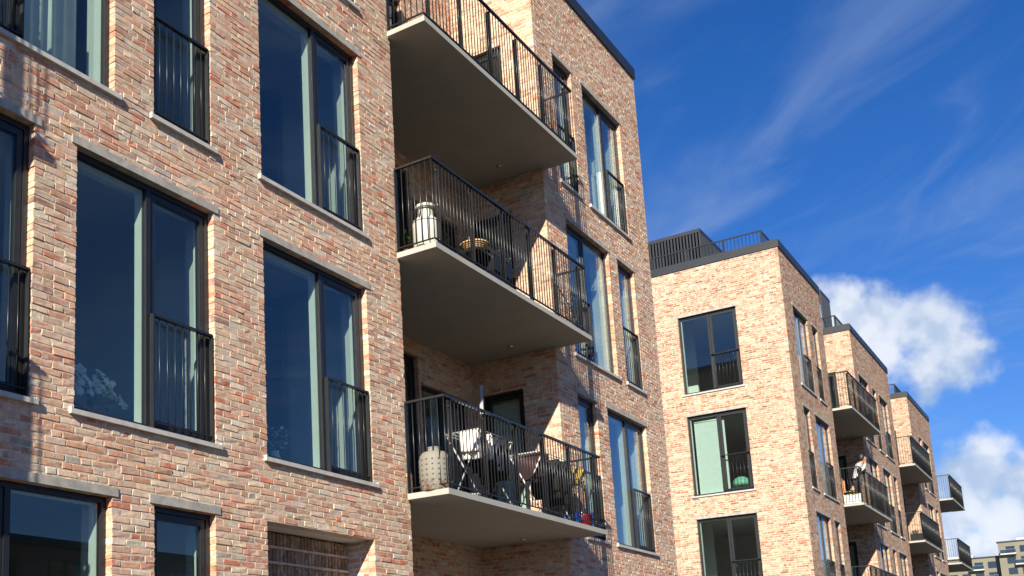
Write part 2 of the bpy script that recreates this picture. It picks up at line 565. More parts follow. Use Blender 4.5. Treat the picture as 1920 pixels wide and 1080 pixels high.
def ring(mb, u0, u1, z0, z1, wd, d0, d1):
    mb.box(u0, u0 + wd, d0, d1, z0, z1)
    mb.box(u1 - wd, u1, d0, d1, z0, z1)
    mb.box(u0 + wd, u1 - wd, d0, d1, z0, z0 + wd)
    mb.box(u0 + wd, u1 - wd, d0, d1, z1 - wd, z1)

_wcache = {}
def window(parent, O, rz, u0, z0, wd, hg, kind='R', rail=True, near=True, lint='lintel_stone', sill=True, lintel=True):
    """kind R: fixed pane left + opening sash right; L mirrored; N: one sash; D: plain dark door.  returns the window part"""
    key = (round(wd, 2), round(hg, 2), kind)
    if key not in _wcache:
        f = MB(); ring(f, 0, wd, 0, hg, 0.055, 0.075, 0.135)
        inn = MB(); ring(inn, 0.01, wd - 0.01, 0.01, hg - 0.01, 0.05, 0.137, 0.235)
        sash = MB(); panes = []
        if kind in 'RL':
            sw = 0.85
            m0 = (wd - sw - 0.06) if kind == 'R' else sw
            f.box(m0, m0 + 0.06, 0.076, 0.134, 0.055, hg - 0.055)
            inn.box(m0 - 0.005, m0 + 0.065, 0.138, 0.234, 0.06, hg - 0.06)
            s0, s1 = (m0 + 0.06, wd - 0.055) if kind == 'R' else (0.055, m0)
            p0, p1 = (0.055, m0) if kind == 'R' else (m0 + 0.06, wd - 0.055)
            panes.append((p0, p1, 0.055, hg - 0.055))
        else:
            s0, s1 = 0.055, wd - 0.055
        ring(sash, s0 + 0.006, s1 - 0.006, 0.061, hg - 0.061, 0.062, 0.088, 0.15)
        panes.append((s0 + 0.068, s1 - 0.068, 0.123, hg - 0.123))
        pm = [MB().box(a - 0.004, b + 0.004, 0.104, 0.128, c - 0.004, d + 0.004).mesh('pane', 'glass') for a, b, c, d in panes]
        _wcache[key] = (f.mesh('window', 'frame_metal'), inn.mesh('inner_frame', 'timber_white'), sash.mesh('sash', 'frame_metal'), pm, (s0, s1))
    fm, im, sm, pm, (s0, s1) = _wcache[key]
    P = Vector(O) + Matrix.Rotation(rz, 3, 'Z') @ Vector((u0, 0, z0))
    wo = place('window', fm, parent, P, rz)
    place('inner_frame', im, wo); place('sash', sm, wo)
    for p in pm: place('pane', p, wo)
    if sill:
        sb = MB(); sb.box(-0.065, wd + 0.065, -0.042, 0.072, -0.048, -0.003)
        sb.box(-0.064, -0.045, -0.041, 0.002, -0.002, 0.016); sb.box(wd + 0.045, wd + 0.064, -0.041, 0.002, -0.002, 0.016)
        sb.build('sill', 'sill_stone', wo)
    if lintel:
        MB().box(-0.07, wd + 0.07, -0.013, 0.074, hg + 0.002, hg + 0.084).build('lintel', lint, wo)
    if rail:
        r0, r1 = (s0 - 0.03, wd - 0.012) if kind == 'R' else ((0.012, s1 + 0.03) if kind == 'L' else (0.012, wd - 0.012))
        if kind == 'N': r0, r1 = 0.012, wd - 0.012
        MB().box(r0, r1, 0.010, 0.054, 1.140, 1.165).build('handrail', 'rail_metal', wo)
        MB().box(r0 + 0.0125, r1 - 0.0125, 0.018, 0.046, 0.075, 0.087).build('bottom_rail', 'rail_metal', wo)
        for e in (r0, r1 - 0.012):
            MB().box(e, e + 0.012, 0.006, 0.058, 0.01, 1.1395).build('post', 'rail_metal', wo)
        n = max(3, int(round((r1 - r0) / 0.104)))
        for k in range(1, n):
            u = r0 + (r1 - r0) * k / n
            place('baluster', baluster_mesh(1.054, 0.0058, 6 if near else 4), wo, (u, 0.032, 0.0865))
    return wo

# ------------------------------------------------------------------ balconies
BAL_OUT = 0.618
OVR = 0.085            # the slab laps a little over the wall at both sides
def balcony(parent, x0, wdt, zt, depth, singles=True, lamp=True):
    P = [(-OVR, -BAL_OUT), (wdt + OVR, -BAL_OUT), (wdt + OVR, -0.016), (wdt - 0.012, -0.016), (wdt - 0.012, depth - 0.01), (0.012, depth - 0.01), (0.012, -0.016), (-OVR, -0.016)]
    sb = MB(); T = 0.075
    sb.v = [(a, b, 0.0) for a, b in P] + [(a, b, -T) for a, b in P]
    sb.f = [(0, 1, 2, 7), (6, 3, 4, 5), (2, 3, 6, 7), (15, 10, 9, 8), (13, 12, 11, 14), (15, 14, 11, 10)] + [(k, k + 8, (k + 1) % 8 + 8, (k + 1) % 8) for k in range(8)]
    sb.sm = [False] * len(sb.f)
    so = sb.build('balcony', 'slab_concrete', parent, (x0, 0, zt))
    MB().box(0.03, wdt - 0.03, -BAL_OUT + 0.09, depth - 0.03, 0.003, 0.022).build('bounce_damper', 'bounce_damper_dark', so)  # unseen dark sheet added over the slab to keep bounced sun out of the recess
    e = 0.032; H = 1.20; yf = -BAL_OUT + e; xl, xr = -OVR + e, wdt + OVR - e
    hr = MB()
    hr.box(xl - 0.02, xr + 0.02, yf - 0.02, yf + 0.02, H - 0.015, H + 0.015)
    hr.box(xl - 0.02, xl + 0.02, yf + 0.0202, -0.02, H - 0.0149, H + 0.0149)
    hr.box(xr - 0.02, xr + 0.02, yf + 0.0202, -0.02, H - 0.0149, H + 0.0149)
    hr.build('handrail', 'rail_metal', so)
    hr = MB()
    hr.box(xl - 0.006, xr + 0.006, yf - 0.014, yf + 0.014, 0.062, 0.074)
    hr.box(xl - 0.014, xl + 0.014, yf + 0.0145, -0.02, 0.0622, 0.0738)
    hr.box(xr - 0.014, xr + 0.014, yf + 0.0145, -0.02, 0.0622, 0.0738)
    hr.build('bottom_rail', 'rail_metal', so)
    pm = MB().box(-0.007, 0.007, -0.005, 0.058, 0.0, H - 0.0155).mesh('post', 'rail_metal')
    bm = MB().tube([(-0.0095, 0.026, 0), (0.0095, 0.026, 0)], 0.011, 8).mesh('bolt', 'steel')
    posts = [xl + 0.22 + k * (xr - xl - 0.42) / 5 for k in range(6)]
    for px in posts:
        po = place('post', pm, so, (px, yf + 0.022, 0))
        if singles:
            for zz in (0.12, 0.62, 1.12): place('bolt', bm, po, (0, 0, zz))
    pm2 = MB().box(-0.03, 0.03, -0.006, 0.006, 0.0, H - 0.0155).mesh('post', 'rail_metal')
    for px in (xl, xr): place('post', pm2, so, (px, -0.028, 0))
    pos = []
    n = int(round((xr - xl) / 0.093))
    for k in range(n + 1): pos.append((xl + (xr - xl) * k / n, yf))
    for k in range(1, 6):
        y = yf + (-0.03 - yf) * k / 6
        pos += [(xl, y), (xr, y)]
    if singles:
        me = baluster_mesh(H - 0.0775, 0.0076, 8)
        for (px, py) in pos: place('baluster', me, so, (px, py, 0.0625))
    else:
        mb = MB()
        for (px, py) in pos: mb.tube([(px, py, 0.0625), (px, py, H - 0.016)], 0.0062, 4)
        o = mb.build('baluster_row', 'rail_metal', so); o['kind'] = 'stuff'
    if lamp:
        MB().lathe([(0.05, -0.03), (0.055, -0.012), (0.055, -0.0)], (wdt - 0.55, 0.55, -0.0725), 16).build('soffit_lamp', 'steel', so)
    return so

def coping(parent, pts_boxes):
    for b in pts_boxes:
        mb = MB(); mb.box(*b)
        mb.build('coping', 'roof_metal', parent)

ZS = [0.985, 4.222, 7.462, 10.690]
WH = 2.518
ZTOP = 14.76
BAYD = 1.62
SLABZ = [4.192, 7.448, 10.700]
def ZR(row): return ZS[row - 1]

def hole(u, row, wd): return (u, u + wd, ZS[row - 1], ZS[row - 1] + WH)

def put_windows(parent, O, rz, specs, near=True, **kw):
    out = []
    for (u, row, wd, kind) in specs:
        out.append(window(parent, O, rz, u, ZS[row - 1], wd, WH, kind, near=near, **kw))
    return out

def interiors(parent, x0, x1, y0, y1, parts, bays=()):
    """floor slabs, roof slab, back wall and partitions of the rooms behind the walls"""
    for k, z in enumerate([0.955, 4.19, 7.43, 10.66, 14.5]):
        mb = MB()
        xs = [x0]
        for (a, b) in bays:
            if xs[-1] < a - 0.4: mb.box(xs[-1], a - 0.402, y0, y1, z - 0.28, z)
            mb.box(max(a - 0.401, xs[-1]), b + 0.401, BAYD + 0.402, y1, z - 0.2795, z - 0.0005)
            xs.append(b + 0.402)
        if xs[-1] < x1: mb.box(xs[-1], x1, y0, y1, z - 0.28, z)
        mb.build('roof_slab' if k == 4 else 'floor_slab', 'plaster', parent)
    MB().box(x0, x1, y1 + 0.001, y1 + 0.2, 0, ZTOP).build('rear_wall', 'plaster', parent)
    for (px, ya) in parts:
        MB().box(px - 0.06, px + 0.06, ya, y1 - 0.001, 0.1, 14.2).build('partition_wall', 'plaster', parent)

# ================================================================== building 1 (near)
B1 = thing('apartment_building', 'near four-storey salmon brick apartment building with deep balconies and tall dark-framed windows', 'building', (0, 0, 0), world_parts=True)
X0, X1, X2, X3, X4 = -0.72, 4.19, 11.965, 16.88, 22.10
XA = -6.2
Wd, Nr = 1.95, 0.85
# left outer block (out of frame), centre-left block, right block
specs0 = []
for row in (1, 2, 3, 4):
    specs0 += ([(0.75, row, Wd, 'L'), (3.3, row, Nr, 'N')] if row % 2 else [(0.75, row, Nr, 'N'), (2.2, row, Wd, 'R')])
wall(B1, (XA, 0, 0), 0, X0 - XA, 0, ZTOP, [hole(u, r, d) for u, r, d, k in specs0], seed=11, detail=0, cl=0, cr=1)
put_windows(B1, (XA, 0, 0), 0, specs0, near=False)
sp = []
for row in (1, 3): sp += [(4.86, row, 1.966, 'L'), (7.366, row, 0.856, 'N')]
for row in (2, 4): sp += [(5.04, row, 0.84, 'N'), (6.372, row, 1.87, 'R')]
for row in (2, 3, 4): sp += [(9.073, row, 2.055, 'R')]
sp1 = [(u - X1, r, d, k) for u, r, d, k in sp]
NICHE = (9.05 - X1, 11.10 - X1, -0.1, 3.525)
wall(B1, (X1, 0, 0), 0, X2 - X1, 0, ZTOP, [hole(u, r, d) for u, r, d, k in sp1] + [NICHE], seed=5, detail=1, single=290, cl=0, cr=1)
W1 = put_windows(B1, (X1, 0, 0), 0, sp1)
sp = []
for row in (2, 4): sp += [(17.672, row, 0.825, 'N'), (19.005, row, 1.95, 'R')]
for row in (1, 3): sp += [(17.734, row, 1.972, 'L'), (20.166, row, 0.871, 'N')]
sp2 = [(u - X3, r, d, k) for u, r, d, k in sp]
wall(B1, (X3, 0, 0), 0, X4 - X3, 0, ZTOP, [hole(u, r, d) for u, r, d, k in sp2], seed=7, detail=1, cl=0, cr=1)
W2 = put_windows(B1, (X3, 0, 0), 0, sp2)
# end wall facing +x and the far-left end facing -x
wall(B1, (X4, 0, 0), R(90), 7.4, 0, ZTOP, [], seed=8, detail=0, cl=1)
wall(B1, (XA, 7.4, 0), R(-90), 7.4, 0, ZTOP, [], seed=9, detail=0, cr=1)

def bay(parent, xa, xb, seed, pal, detail, singles, slabs=(0, 1, 2), right=True, door_blind=True):
    wb = xb - xa
    # return wall at the right, facing -x, with a narrow door per storey
    if right:
        hol = [(BAYD - 1.43, BAYD - 0.645, SLABZ[r] + 0.02, ZS[r + 1] + 2.56) for r in (0, 1, 2)]
        wall(parent, (xb, BAYD, 0), R(-90), BAYD, 0, ZTOP, hol, cr=1, seed=seed, pal=pal, detail=detail, thick=0.38)
        for h in hol:
            window(parent, (xb, BAYD, 0), R(-90), h[0], h[2], h[1] - h[0], h[3] - h[2], 'N', rail=False, sill=False, lintel=False)
    # left return, facing +x
    wall(parent, (xa, 0, 0), R(90), BAYD, 0, ZTOP, [], cl=0, seed=seed + 1, pal=pal, detail=0, thick=0.38)
    # back wall with a wide glazed door and a narrow one
    hol = []
    for r in (0, 1, 2):
        z0 = SLABZ[r] + 0.02
        hol += [(0.3, 2.3, z0, ZS[r + 1] + 2.45), (2.45, 3.10, z0, ZS[r + 1] + 2.9), (3.17, 4.78, z0, ZS[r + 1] + 2.47)]
    wall(parent, (xa, BAYD, 0), 0, wb, 0, ZTOP, hol, seed=seed + 2, pal=pal, detail=detail and 1)
    for h in hol:
        window(parent, (xa, BAYD, 0), 0, h[0], h[2], h[1] - h[0], h[3] - h[2], 'R' if h[1] - h[0] > 1.5 else 'N', rail=False, sill=False, lintel=False)
    return [balcony(parent, xa, wb, SLABZ[k], BAYD, singles) for k in slabs]

bay(B1, X0, X1, 31, PAL_A, 0, False)
bay(B1, X2, X3, 41, PAL_A, 1, True)
# entrance niche with projecting brick bands
wall(B1, (9.05, 0.52, 0), 0, 2.05, 0, 3.52, [(0.3, 1.75, 0.0, 2.3)], seed=51, detail=1, inner=False)
MB().box(9.35, 10.8, 0.60, 0.64, 0.0, 2.3).build('entrance_door', 'frame_metal', B1)
MB().box(9.04, 11.11, 0.1, 0.62, 3.528, 3.8).build('niche_soffit', 'mortar', B1)
for x_, rz_, y_ in ((9.05, 90, 0.105), (11.10, -90, 0.52)):
    wall(B1, (x_, y_, 0), R(rz_), 0.415, 0, 3.52, [], seed=52 + int(x_), detail=1, inner=False)
_rng = np.random.default_rng(99)
for k in range(7):
    za = 3.52 - 0.175 * (k + 1)
    if za < 2.35: break
    bb = []
    u = 0.0
    while u < 2.03:
        bb.append((u, min(u + 0.055, 2.05), 0.014, 0.165)); u += 0.0667
    V = brick_arrays(bb, _rng, 1); V[:, :, 1] = V[:, :, 1]
    bo = place('soldier_course', mesh_from_bricks('soldier_course', V, pick_cols(len(bb), [((0.30, 0.20, 0.13), 3), ((0.34, 0.24, 0.16), 3)], _rng)), B1, (9.05, 0.415, za)); bo['kind'] = 'stuff'
    MB().box(9.052, 11.098, 0.375, 0.519, za - 0.012, za + 0.013).build('ledge', 'mortar', B1)
interiors(B1, XA + 0.402, X4 - 0.402, 0.402, 7.0, [(-3.0, 0.41), (8.65, 0.41), (1.6, 2.1), (14.7, 2.1), (19.9, 2.6)], [(X0, X1), (X2, X3)])
def block_coping(parent, xa, xb, yb, left_end=True):
    mb = MB()
    mb.box(xa - 0.03, xb + 0.03, -0.035, 0.40, ZTOP, ZTOP + 0.25)
    mb.build('coping', 'roof_metal', parent)
def side_coping(parent, x, ya, yb, face):
    mb = MB()
    if face < 0: mb.box(x - 0.0305, x + 0.39, ya, yb, ZTOP + 0.001, ZTOP + 0.249)
    else: mb.box(x - 0.39, x + 0.0305, ya, yb, ZTOP + 0.001, ZTOP + 0.249)
    mb.build('coping', 'roof_metal', parent)
for a, b in ((XA, X0), (X1, X2), (X3, X4)): block_coping(B1, a, b, 7)
for a, b in ((X0, X1), (X2, X3)):
    MB().box(a + 0.04, b - 0.04, BAYD - 0.035, BAYD + 0.4, ZTOP + 0.002, ZTOP + 0.248).build('coping', 'roof_metal', B1)
    side_coping(B1, a, 0.401, BAYD - 0.036, 1); side_coping(B1, b, 0.401, BAYD - 0.036, -1)
side_coping(B1, X4, 0.401, 7.4, 1); side_coping(B1, XA, 0.401, 7.4, -1)

# ================================================================== building 2 (beyond the gap)
B2 = thing('apartment_building', 'farther row of pale sunlit brick apartment blocks with rooftop railings and slatted screens', 'building', (33.99, 0, 0), world_parts=True)
Y0, Y1, Y2, Y3, Y4, Y5, Y6 = 33.99, 39.28, 44.2, 51.85, 56.78, 63.3, 67.9
DEP = 9.0
lf = [(DEP - 3.20, r, 1.79, 'R') for r in (1, 2, 3, 4)]
wall(B2, (Y0, DEP, 0), R(-90), DEP, 0, ZTOP, [hole(u, r, d) for u, r, d, k in lf], cr=1, seed=61, pal=PAL_B, detail=1)
WL = put_windows(B2, (Y0, DEP, 0), R(-90), lf)
def block(xa, xb, specs, seed):
    sp = [(u - xa, r, d, k) for u, r, d, k in specs]
    wall(B2, (xa, 0, 0), 0, xb - xa, 0, ZTOP, [hole(u, r, d) for u, r, d, k in sp], cl=0, cr=1, seed=seed, pal=PAL_B, detail=0)
    put_windows(B2, (xa, 0, 0), 0, sp, near=False)
s = []
for row in (2, 4): s += [(35.12, row, 1.84, 'R'), (37.58, row, 0.76, 'N')]
for row in (1, 3): s += [(35.01, row, 0.78, 'N'), (36.52, row, 1.92, 'R')]
block(Y0, Y1, s, 71)
s = []
for row in (2, 4): s += [(44.98, row, 1.8, 'R'), (47.6, row, 0.74, 'N'), (49.05, row, 1.75, 'R')]
for row in (1, 3): s += [(44.95, row, 1.8, 'R'), (47.75, row, 1.65, 'R'), (50.05, row, 0.75, 'N')]
block(Y2, Y3, s, 72)
s = []
for row in (2, 4): s += [(58.95, row, 0.75, 'N'), (60.2, row, 1.82, 'R')]
for row in (1, 3): s += [(59.05, row, 1.8, 'R'), (61.55, row, 0.75, 'N')]
block(Y4, Y5, s, 73)
bay(B2, Y1, Y2, 81, PAL_B, 0, False)
bay(B2, Y3, Y4, 84, PAL_B, 0, False)
bay(B2, Y5, Y6, 87, PAL_B, 0, False, right=False)
interiors(B2, Y0 + 0.402, Y6 - 0.402, 0.402, 8.6, [(36.9, 3.6), (42.0, 2.1), (47.2, 0.41), (54.0, 2.1), (59.9, 2.0)], [(Y1, Y2), (Y3, Y4), (Y5, Y6)])
for a, b in ((Y0, Y1), (Y2, Y3), (Y4, Y5)): block_coping(B2, a, b, 7)
for a, b in ((Y1, Y2), (Y3, Y4), (Y5, Y6)):
    MB().box(a + 0.04, b - 0.04, BAYD - 0.035, BAYD + 0.4, ZTOP + 0.002, ZTOP + 0.248).build('coping', 'roof_metal', B2)
    side_coping(B2, a, 0.401, BAYD - 0.036, 1)
    if b < Y6: side_coping(B2, b, 0.401, BAYD - 0.036, -1)
side_coping(B2, Y0, 0.401, DEP, -1)

def terrace(parent, xa, xb, yb, near, scr=None):
    """roof railing set back from the edge and a slatted screen box"""
    x0, y0 = xa + 0.30, 0.50
    zt = 15.54; zb = 14.55
    hr = MB()
    hr.box(x0 - 0.02, x0 + 0.02, y0 + 0.021, yb, zt - 0.04, zt)
    hr.box(x0 - 0.02, xb - 0.4, y0 - 0.02, y0 + 0.02, zt - 0.0402, zt + 0.0002)
    ro = hr.build('roof_railing', 'rail_metal', parent)
    n = int((yb - y0) / 0.115)
    me = baluster_mesh(zt - 0.04 - zb, 0.0075, 4)
    row = MB()
    for k in range(1, n):
        y = y0 + 0.115 * k
        if near and k < 70: place('baluster', me, ro, (x0, y, zb))
        else: row.tube([(x0, y, zb), (x0, y, zt - 0.041)], 0.0075, 4)
    for k in range(int((xb - 0.4 - x0) / 0.115)):
        row.tube([(x0 + 0.115 * k, y0, zb), (x0 + 0.115 * k, y0, zt - 0.041)], 0.0075, 4)
    b = row.build('baluster_row', 'rail_metal', ro); b['kind'] = 'stuff'
    pm = MB().box(-0.03, 0.03, -0.03, 0.03, 0, zt - 0.041 - zb).mesh('post', 'rail_metal')
    k = 0
    while y0 + 1.15 * k < yb:
        place('post', pm, ro, (x0, y0 + 0.002 + 1.15 * k, zb)); k += 1
    # slatted screen
    sx, sy, top, ex = scr or (xa + 1.5, 2.66, 16.64, xb - 0.8)
    fr = MB()
    fr.box(sx, sx + 0.06, sy + 0.061, yb, top - 0.12, top); fr.box(sx, ex, sy, sy + 0.06, top - 0.1202, top + 0.0002)
    fr.box(sx + 0.07, ex, sy + 0.07, yb, top - 0.09, top - 0.04)
    so = fr.build('roof_screen', 'roof_metal', parent)
    sl = MB().box(-0.02, 0.02, -0.028, 0.028, 0, top - 0.121 - 14.52).mesh('slat', 'roof_metal')
    n = int((yb - sy) / 0.105)
    for k in range(n):
        place('slat', sl, so, (sx + 0.03, sy + 0.031 + 0.105 * k, 14.52))
    for k in range(1, int((ex - sx) / 0.085)):
        place('slat', sl, so, (sx + 0.02 + 0.085 * k, sy + 0.03, 14.52))
    return ro, so

terrace(B2, Y0, Y1, 8.5, True)
terrace(B2, Y2, Y3, 6.0, False, (Y2 + 0.38, 0.90, 16.72, Y2 + 2.0))
terrace(B2, Y4, Y5, 6.0, False)
simple('white_panel', (0.72, 0.72, 0.70), 0.5, var=0.05)
for k in range(6):
    MB().box(Y0 + 2.05, Y0 + 2.1, 3.05 + 0.86 * k, 3.05 + 0.86 * k + 0.7, 14.6, 15.6).build('terrace_panel', 'white_panel', B2)
MB().box(Y0 + 2.5, Y1 - 1.0, 3.0, 8.5, 14.56, 16.4).build('stair_housing', 'roof_metal', B2)

# ================================================================== things on the balconies
simple('enamel_cream', (0.55, 0.54, 0.46), 0.4, var=0.08, scale=9)
simple('dark_band', (0.10, 0.10, 0.09), 0.5)
simple('black_enamel', (0.012, 0.012, 0.013), 0.35)
simple('wicker', (0.50, 0.31, 0.13), 0.8, var=0.45, scale=60, bump=0.004, bscale=90)
simple('terracotta', (0.33, 0.10, 0.05), 0.8, var=0.2)
simple('leaf_green', (0.055, 0.11, 0.03), 0.55, var=0.4, scale=20)
simple('towel_white', (0.80, 0.77, 0.70), 0.95, var=0.05, bump=0.003, bscale=120)
simple('cloth_navy', (0.018, 0.022, 0.045), 0.95, var=0.2, bump=0.003, bscale=120)
simple('cloth_black', (0.012, 0.012, 0.014), 0.95, var=0.2)
simple('cloth_burgundy', (0.030, 0.008, 0.010), 0.95, var=0.2)
simple('cloth_yellow', (0.36, 0.25, 0.05), 0.95, var=0.12)
simple('plastic_red', (0.42, 0.03, 0.035), 0.35)
simple('plastic_blue', (0.02, 0.08, 0.38), 0.35)
simple('white_paint', (0.62, 0.62, 0.60), 0.4, var=0.03)
simple('grey_paint', (0.38, 0.39, 0.38), 0.5)
simple('petal_white', (0.78, 0.78, 0.76), 0.6, var=0.08)
simple('wood_orange', (0.45, 0.22, 0.08), 0.6, var=0.25, scale=12)
simple('skin', (0.40, 0.22, 0.15), 0.6, var=0.05)
simple('hair_dark', (0.016, 0.010, 0.008), 0.5, var=0.3, scale=40)
simple('cardigan', (0.42, 0.41, 0.41), 0.95, var=0.12, scale=25, bump=0.004, bscale=80)
simple('trouser_black', (0.014, 0.014, 0.017), 0.9)
simple('blind_fabric', (0.60, 0.62, 0.58), 0.9, var=0.03)
simple('curtain_white', (0.74, 0.74, 0.71), 0.9, var=0.04)
simple('blind_pale', (0.52, 0.54, 0.53), 0.9, var=0.03)
simple('lamp_green', (0.20, 0.45, 0.36), 0.5)
simple('clear_vase', (0.55, 0.60, 0.58), 0.15)

def pot_material():
    m, t, p, out = base_mat('stoneware')
    geo = t.add('ShaderNodeNewGeometry'); sp_ = t.add('ShaderNodeSeparateXYZ'); t.l.new(geo.outputs['Position'], sp_.inputs[0])
    low = t.math('SUBTRACT', 1.0, t.smooth(sp_.outputs['Z'], SLABZ[0] + 0.02, SLABZ[0] + 0.26))
    n = t.noise(geo.outputs['Position'], 16.0, 5.0)
    st = t.math('MULTIPLY', low, t.smooth(n, 0.42, 0.62))       # rust stain creeping up from the foot
    c = t.mix(st, (0.215, 0.205, 0.17, 1), (0.13, 0.055, 0.025, 1))
    t.l.new(c, p.inputs['Base Color']); p.inputs['Roughness'].default_value = 0.7
pot_material()

ZM, ZL = SLABZ[1], SLABZ[0]
# milk churn
ch = thing('milk_churn', 'cream enamel milk churn standing at the corner of a balcony', 'milk churn', (12.13, -0.34, ZM))
MB().lathe([(0.165, 0.0), (0.178, 0.012), (0.180, 0.40), (0.172, 0.43), (0.118, 0.485), (0.108, 0.50), (0.108, 0.60), (0.122, 0.612)], n=28).build('body', 'enamel_cream', ch)
MB().lathe([(0.128, 0.6125), (0.132, 0.625), (0.130, 0.655), (0.06, 0.685), (0.02, 0.69)], n=24).build('lid', 'enamel_cream', ch)
for zz, rr in ((0.405, 0.1835), (0.594, 0.1255), (0.03, 0.183)):
    MB().lathe([(rr - 0.004, zz - 0.008), (rr, zz - 0.004), (rr, zz + 0.004), (rr - 0.004, zz + 0.008)], n=28).build('band', 'dark_band', ch)
for sgn in (-1, 1):
    MB().tube([(sgn * 0.10, 0, 0.585), (sgn * 0.165, 0, 0.57), (sgn * 0.185, 0, 0.50), (sgn * 0.165, 0, 0.432)], 0.009, 8).build('handle', 'dark_band', ch)

def leafy(parent, n, r, h, seed, mat='leaf_green', base=0.0, size=0.05):
    rnd = random.Random(seed); mb = MB()
    for k in range(n):
        a = rnd.uniform(0, 6.283); rr = r * math.sqrt(rnd.random()); z = base + h * rnd.random()
        c = Vector((rr * math.cos(a), rr * math.sin(a), z))
        d = Vector((math.cos(a), math.sin(a), rnd.uniform(-0.3, 0.9))).normalized()
        sd = d.cross(Vector((0, 0, 1))).normalized() * size * 0.32
        L = size * rnd.uniform(0.7, 1.3)
        up = sd.cross(d).normalized() * size * 0.08
        i = len(mb.v)
        mb.v += [tuple(c), tuple(c + d * L * 0.5 + sd + up), tuple(c + d * L), tuple(c + d * L * 0.5 - sd + up)]
        mb.f += [(i, i + 1, i + 2), (i, i + 2, i + 3)]; mb.sm += [False, False]
    o = mb.build('foliage', mat, parent); o['kind'] = 'stuff'
    return o

pp = thing('potted_plant', 'small green potted plant half hidden behind the milk churn', 'plant', (12.30, 0.10, ZM))
MB().lathe([(0.08, 0), (0.11, 0.16), (0.118, 0.165), (0.118, 0.19)], n=16).build('pot', 'terracotta', pp)
leafy(pp, 160, 0.14, 0.26, 3, base=0.19, size=0.07)

# barbecue with a basket on its shelf
g = thing('barbecue_grill', 'black barbecue grill with side shelves on the middle balcony', 'barbecue', (14.95, 0.18, ZM))
MB().box(-0.28, 0.28, -0.24, 0.24, 0.62, 0.86).build('firebox', 'black_enamel', g)
hd = MB()
hd.sheet(lambda u, v: (-0.285 + 0.57 * u, -0.245 * math.cos(math.pi * v), 0.865 + 0.20 * math.sin(math.pi * v)), 1, 12)
for e in (-0.285, 0.285):
    i = len(hd.v); hd.v += [(e, -0.245 * math.cos(math.pi * k / 12), 0.865 + 0.20 * math.sin(math.pi * k / 12)) for k in range(13)]
    hd.f.append(tuple(range(i, i + 13))); hd.sm.append(False)
lid = hd.build('lid', 'black_enamel', g)
MB().tube([(-0.2, -0.26, 0.93), (-0.2, -0.30, 0.94), (0.2, -0.30, 0.94), (0.2, -0.26, 0.93)], 0.010, 8).build('handle', 'steel', lid)
for e in (-1, 1):
    MB().box(min(e * 0.285, e * 0.72), max(e * 0.285, e * 0.72), -0.2, 0.2, 0.83, 0.86).build('shelf', 'black_enamel', g)
for lx in (-0.26, 0.26):
    for ly in (-0.2, 0.2):
        MB().tube([(lx, ly, 0.0), (lx, ly, 0.619)], 0.018, 8).build('leg', 'black_enamel', g)
MB().box(-0.24, 0.24, -0.2, 0.2, 0.20, 0.22).build('lower_shelf', 'black_enamel', g)
MB().box(-0.25, 0.25, -0.215, 0.215, 0.23, 0.6).build('cupboard', 'black_enamel', g)
bk = thing('wicker_basket', 'straw-coloured shallow basket tipped on the barbecue shelf', 'basket', (14.42, 0.14, ZM + 0.862))
MB().lathe([(0.10, 0.0), (0.17, 0.05), (0.215, 0.12), (0.222, 0.135), (0.205, 0.13), (0.16, 0.06), (0.09, 0.02)], n=24).build('bowl', 'wicker', bk)
for k in range(5):
    zz = 0.02 + 0.024 * k; rr = 0.118 + 0.021 * k + (0.02 if k else 0)
    MB().tube([(rr * math.cos(t * math.pi / 9), rr * math.sin(t * math.pi / 9), zz) for t in range(19)], 0.007, 6).build('weave', 'wicker', bk)
MB().tube([(-0.21, 0, 0.13), (-0.15, 0, 0.2), (0, 0, 0.235), (0.15, 0, 0.2), (0.21, 0, 0.13)], 0.008, 6).build('handle', 'wicker', bk)

# screen at the end of the neighbouring balcony, whose shadow falls beside the first window
ps = thing('privacy_screen', 'dark fabric screen tied to the end railing of the neighbouring balcony', 'screen', (X1 - 0.02, -0.31, SLABZ[0]))
MB().box(-0.006, 0.006, -0.27, 0.27, 0.09, 1.12).build('panel', 'dark_band', ps)
for yy in (-0.262, 0.262): MB().tube([(-0.02, yy, 0.0), (-0.02, yy, 1.13)], 0.012, 8).build('post', 'rail_metal', ps)

# stoneware jar and small flower pot on the lowest balcony
pt = thing('stoneware_jar', 'tall pale stoneware jar with dark studs and a rusty foot, on a balcony corner', 'jar', (12.03, -0.345, ZL))
MB().lathe([(0.172, 0.0), (0.185, 0.02), (0.195, 0.15), (0.198, 0.38), (0.185, 0.46), (0.15, 0.505), (0.085, 0.525), (0.08, 0.565), (0.09, 0.575)], n=32).build('body', 'stoneware', pt)
for i in range(16):
    for j in range(6):
        a = 2 * math.pi * i / 16
        rr = 0.1985 - (0.006 if j == 0 else 0)
        place('stud', _bal.setdefault('stud', MB().lathe([(0.013, 0), (0.012, 0.006), (0.004, 0.009)], n=8).mesh('stud', 'dark_band')), pt, (rr * math.cos(a) * 0.985, rr * math.sin(a) * 0.985, 0.07 + 0.066 * j))
        o = bpy.data.objects[-1] if False else pt.children[-1]
        o.rotation_euler = (0, math.pi / 2, a)
fp = thing('flower_pot', 'small flower pot with dark red blooms behind the stoneware jar', 'plant', (12.42, -0.22, ZL))
MB().lathe([(0.09, 0), (0.12, 0.3), (0.128, 0.305), (0.128, 0.34)], n=16).build('pot', 'terracotta', fp)
leafy(fp, 90, 0.10, 0.16, 9, base=0.34, size=0.06)
leafy(fp, 60, 0.10, 0.20, 10, mat='cloth_burgundy', base=0.40, size=0.05)

